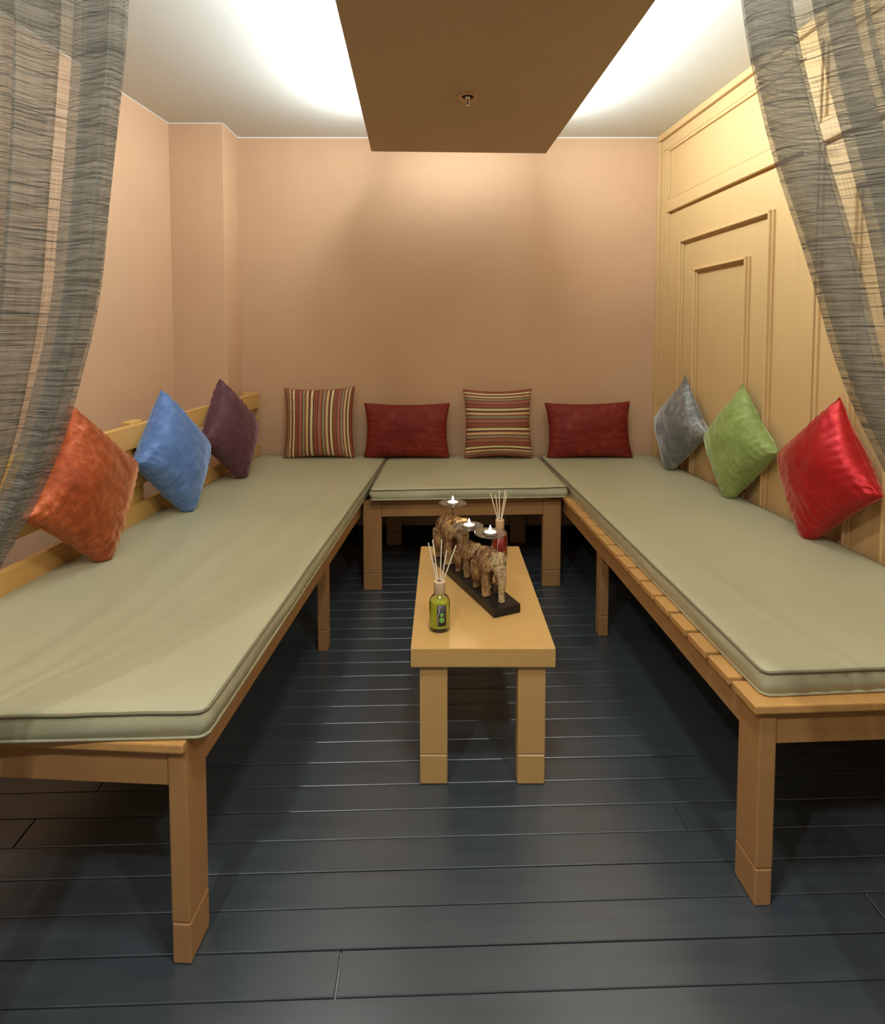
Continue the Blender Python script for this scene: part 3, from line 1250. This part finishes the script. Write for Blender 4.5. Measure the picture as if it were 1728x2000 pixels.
# ------------------------------------------------------------------ reed diffusers
def diffuser(label, loc, mat_liq, mat_lab, reeds, fruit=True):
    d_ = thing('reed_diffuser', label, 'diffuser', loc)
    R = 0.0305
    hb = 0.106
    prof_o = [(0.0, 0.0), (R - 0.004, 0.0), (R, 0.004), (R, hb - 0.026), (R - 0.002, hb - 0.017), (R - 0.007, hb - 0.009), (R - 0.014, hb - 0.004), (0.0135, hb)]
    prof_i = [(0.0118, hb), (R - 0.0155, hb - 0.006), (R - 0.009, hb - 0.011), (R - 0.0042, hb - 0.018), (R - 0.0025, hb - 0.026), (R - 0.0025, 0.0125), (R - 0.006, 0.010), (0.0, 0.0105)]
    link('bottle', lathe(prof_o + prof_i, 40), M_glass, d_, True, 50)
    ri = R - 0.0027
    link('oil', lathe([(0.0, 0.0106), (ri - 0.0034, 0.0102), (ri, 0.0128), (ri, hb - 0.028), (ri - 0.002, hb - 0.0200), (0.0, hb - 0.0200)], 40), mat_liq, d_, True, 50)
    link('collar', lathe([(0.0, hb + 0.036), (0.0155, hb + 0.036), (0.0170, hb + 0.0345), (0.0170, hb + 0.001), (0.0162, hb - 0.0005), (0.0, hb - 0.0005)], 32), M_cork, d_, True, 40)
    link('opening', lathe([(0.0, hb + 0.0366), (0.0065, hb + 0.0366), (0.0065, hb + 0.0350)], 20), M_dark, d_)
    base_r = None
    for (bx, by, tx, ty, tz) in reeds:
        bm = bmesh.new()
        add_tube(bm, [(bx, by, hb + 0.020), (tx, ty, tz)], 0.00165, 8)
        link('reed', bm, M_reed, d_)
    # label wrapped on the front
    if True:
        a0, a1 = (-90 - 14, -90 + 38) if fruit else (-90 - 26, -90 + 26)
        bm = bmesh.new()
        n = 14
        Rl = R + 0.0004
        prev = None
        for i in range(n + 1):
            a = radians(a0 + (a1 - a0) * i / n)
            c = [bm.verts.new((Rl * cos(a), Rl * sin(a), z_)) for z_ in (0.022, 0.083)]
            if prev:
                bm.faces.new((prev[0], c[0], c[1], prev[1]))
            prev = c
        lb = link('label', bm, mat_lab, d_, True)
        md_ = lb.modifiers.new('s', 'SOLIDIFY')
        md_.thickness = 0.0003
        md_.offset = 1

        def on(a_deg, z_, r_=Rl + 0.0006):
            a = radians(a_deg)
            return (r_ * cos(a), r_ * sin(a), z_)
        # slender curling line
        pts = []
        am = a0 + (a1 - a0) * 0.36
        for i in range(26):
            t_ = i / 25
            if t_ < 0.45:
                tt = t_ / 0.45
                pts.append(on(am - 14 + 0 * tt, 0.024 + 0.030 * tt))
            else:
                tt = (t_ - 0.45) / 0.55
                pts.append(on(am - 14 + 15 * sin(tt * pi * 0.5) - 13 * max(0, tt - 0.45) / 0.55 * 1.2 + 16 * max(0, tt - 0.8) / 0.2, 0.054 + 0.024 * tt))
        bm = bmesh.new()
        add_tube(bm, pts, 0.0006, 6)
        link('printed_line', bm, M_ink, lb, True)
        if fruit:
            for (zz, rr) in ((0.0395, 0.0078), (0.0545, 0.0060)):
                bm = bmesh.new()
                ad = a0 + (a1 - a0) * 0.50
                cpt = on(ad, zz, Rl + 0.0004)
                add_ellipsoid(bm, cpt, (rr, 0.0009, rr), Euler((0, 0, radians(ad + 90))), 20, 10)
                link('printed_fruit', bm, M_olive, lb, True)
    return d_


# reeds: base offset, tip offset (metres, bottle local)
g = []
for (bx, tx, ty, tz) in ((-0.005, -0.0325, 0.004, 0.252), (-0.003, -0.020, 0.020, 0.256), (0.001, 0.006, -0.006, 0.266), (0.003, 0.021, 0.006, 0.231), (0.005, 0.0475, 0.0, 0.246)):
    g.append((bx, random.uniform(-0.003, 0.003), tx, ty, tz))
diffuser('green reed diffuser bottle near the front left of the coffee table', (-0.0085, 1.629, TZ), M_greenl, M_label, g, True)
g = []
for (bx, tx, ty, tz) in ((-0.004, -0.037, 0.0, 0.246), (-0.002, -0.018, -0.006, 0.240), (0.0, -0.003, 0.004, 0.252), (0.003, 0.021, 0.004, 0.254), (0.004, 0.026, -0.008, 0.248)):
    g.append((bx, random.uniform(-0.003, 0.003), tx, ty, tz))
diffuser('red reed diffuser bottle at the far right of the coffee table', (0.222, 2.185, TZ), M_redl, M_labelr, g, False)


# ------------------------------------------------------------------ curtains
def interp(tab, z):
    if z >= tab[0][0]:
        return tab[0][1]
    for (za, xa), (zb, xb) in zip(tab, tab[1:]):
        if z >= zb:
            t_ = (za - z) / (za - zb)
            return xa + (xb - xa) * t_
    return tab[-1][1]


def smooth_tab(tab, z, w_=0.07):
    return sum(interp(tab, z + d_ * w_) for d_ in (-1, -0.5, 0, 0.5, 1)) / 5


def curtain(name, label, tab, sgn, path, scale_tab, seed, Y0=0.90):
    """path: list of (offset from the leading edge in metres, depth offset) – the plan of the folds"""
    z_top, z_bot = 2.385, 0.02
    root = thing(name, label, 'curtain', (interp(tab, z_bot), Y0, 0.0))
    # resample the path with a Catmull-Rom
    P_ = [Vector((a, b)) for a, b in path]
    fine = []
    for i in range(len(P_) - 1):
        p0 = P_[max(i - 1, 0)]
        p1 = P_[i]
        p2 = P_[i + 1]
        p3 = P_[min(i + 2, len(P_) - 1)]
        for k in range(9):
            t_ = k / 9
            fine.append(0.5 * ((2 * p1) + (p2 - p0) * t_ + (2 * p0 - 5 * p1 + 4 * p2 - p3) * t_ * t_ + (3 * p1 - p0 - 3 * p2 + p3) * t_ ** 3))
    fine.append(P_[-1])
    arc = [0]
    for a, b in zip(fine, fine[1:]):
        arc.append(arc[-1] + (b - a).length)
    NZ = 110
    bm = bmesh.new()
    uvl = bm.loops.layers.uv.new('UVMap')
    grid = []
    for j in range(NZ + 1):
        z = z_top + (z_bot - z_top) * j / NZ
        xe = smooth_tab(tab, z)
        sc = smooth_tab(scale_tab, z)
        rowv = []
        for i, p in enumerate(fine):
            wob_ = 0.008 * noise.noise(Vector((i * 0.16, z * 1.6, seed))) * (z_top - z) * min(1, p.x / 0.03 if p.x > 0 else 0)
            x = xe + sgn * (p.x * sc + wob_)
            yy_ = Y0 + p.y * (0.8 + 0.2 * sc) + 0.012 * noise.noise(Vector((i * 0.10, z * 1.2, seed + 7)))
            rowv.append(bm.verts.new((x - root.location.x, yy_ - Y0, z)))
        grid.append(rowv)
    for j in range(NZ):
        for i in range(len(fine) - 1):
            f_ = bm.faces.new((grid[j][i], grid[j][i + 1], grid[j + 1][i + 1], grid[j + 1][i]))
            for lp, (a, b) in zip(f_.loops, ((i, j), (i + 1, j), (i + 1, j + 1), (i, j + 1))):
                lp[uvl].uv = (arc[a], (z_top - z_bot) * (1 - b / NZ))
    link('fabric', bm, M_gauze, root, True)
    # stitched hem along the leading edge
    bm = bmesh.new()
    uvl = bm.loops.layers.uv.new('UVMap')
    add_tube(bm, [grid_pt for grid_pt in [Vector(interp_pt) for interp_pt in [(smooth_tab(tab, z_top + (z_bot - z_top) * j / NZ) + sgn * fine[0].x * smooth_tab(scale_tab, z_top + (z_bot - z_top) * j / NZ) - root.location.x,
              fine[0].y * 0.9, z_top + (z_bot - z_top) * j / NZ) for j in range(NZ + 1)]]], 0.0008, 6)
    link('hem', bm, M_hem, root, True)
    return root


M_hem = mat_paint('hem_thread', (0.30, 0.30, 0.24), 0.8)
u = 0.0008
pl_path = [(44 * u, 0.012), (0, 0.0), (18 * u, -0.022), (60 * u, -0.014), (112 * u, 0.010), (80 * u, 0.022), (43 * u, 0.024), (76 * u, 0.034), (110 * u, 0.038), (76 * u, 0.044),
           (42 * u, 0.050), (90 * u, 0.056), (131 * u, 0.050), (108 * u, 0.064), (140 * u, 0.062), (175 * u, 0.030), (213 * u, -0.004), (214 * u, 0.018), (173 * u, 0.034), (176 * u, 0.052), (230 * u, 0.050), (262 * u, 0.020),
           (300 * u, -0.01), (302 * u, 0.018), (265 * u, 0.034), (270 * u, 0.056), (340 * u, 0.050), (420 * u, 0.0), (425 * u, 0.02), (380 * u, 0.036), (390 * u, 0.055),
           (470 * u, 0.04), (560 * u, 0.0), (640 * u, 0.04), (720 * u, 0.0), (800 * u, 0.04)]
tabL = [(2.4, -0.462), (1.759, -0.474), (1.622, -0.490), (1.294, -0.539), (1.051, -0.620), (0.894, -0.708), (0.80, -0.775), (0.70, -0.80), (0.0, -0.79)]
sclL = [(2.4, 1.0), (1.76, 1.0), (1.3, 0.86), (1.0, 0.65), (0.85, 0.5), (0.5, 0.55), (0.0, 0.8)]
curtain('curtain', 'sheer slubbed grey curtain drawn to the left side of the alcove', tabL, -1, pl_path, sclL, 3.1)
pr_path = [(112 * u, 0.050), (60 * u, 0.045), (4 * u, 0.026), (0, 0.0), (30 * u, -0.024), (66 * u, -0.022), (68 * u, -0.004), (30 * u, 0.006), (6 * u, 0.016), (30 * u, 0.034),
           (110 * u, 0.040), (150 * u, 0.020), (186 * u, -0.010), (189 * u, 0.012), (157 * u, 0.028), (160 * u, 0.046), (200 * u, 0.040), (236 * u, 0.010),
           (238 * u, 0.028), (202 * u, 0.040), (206 * u, 0.058), (262 * u, 0.040), (310 * u, 0.0), (312 * u, 0.022), (272 * u, 0.036), (280 * u, 0.056),
           (360 * u, 0.040), (430 * u, 0.0), (500 * u, 0.04), (580 * u, 0.0), (660 * u, 0.04), (740 * u, 0.0), (820 * u, 0.04)]
tabR = [(2.4, 0.400), (1.759, 0.464), (1.684, 0.480), (1.518, 0.525), (1.390, 0.577), (1.161, 0.649), (1.069, 0.701), (0.90, 0.785), (0.75, 0.82), (0.0, 0.80)]
sclR = [(2.4, 0.95), (1.76, 1.0), (1.5, 1.08), (1.2, 0.85), (1.0, 0.6), (0.85, 0.5), (0.5, 0.55), (0.0, 0.8)]
curtain('curtain', 'sheer slubbed grey curtain drawn to the right side of the alcove', tabR, 1, pr_path, sclR, 8.4)
# ceiling track both curtains hang from
tr_ = thing('curtain_track', 'white curtain track on the ceiling above the alcove opening', 'curtain track', (0, 0.915, CZ))
link('track', box(-1.6, 1.6, -0.012, 0.012, -0.022, 0, 0.002), M_white, tr_)
for sx_, tab_ in ((-1, 0.47), (1, 0.41)):
    for k in range(8):
        bm = bmesh.new()
        xk = sx_ * (tab_ + 0.01 + k * 0.085)
        add_tube(bm, [(xk, 0, -0.022), (xk, 0, -0.054)], 0.002, 6)
        link('hook', bm, M_chrome, tr_)
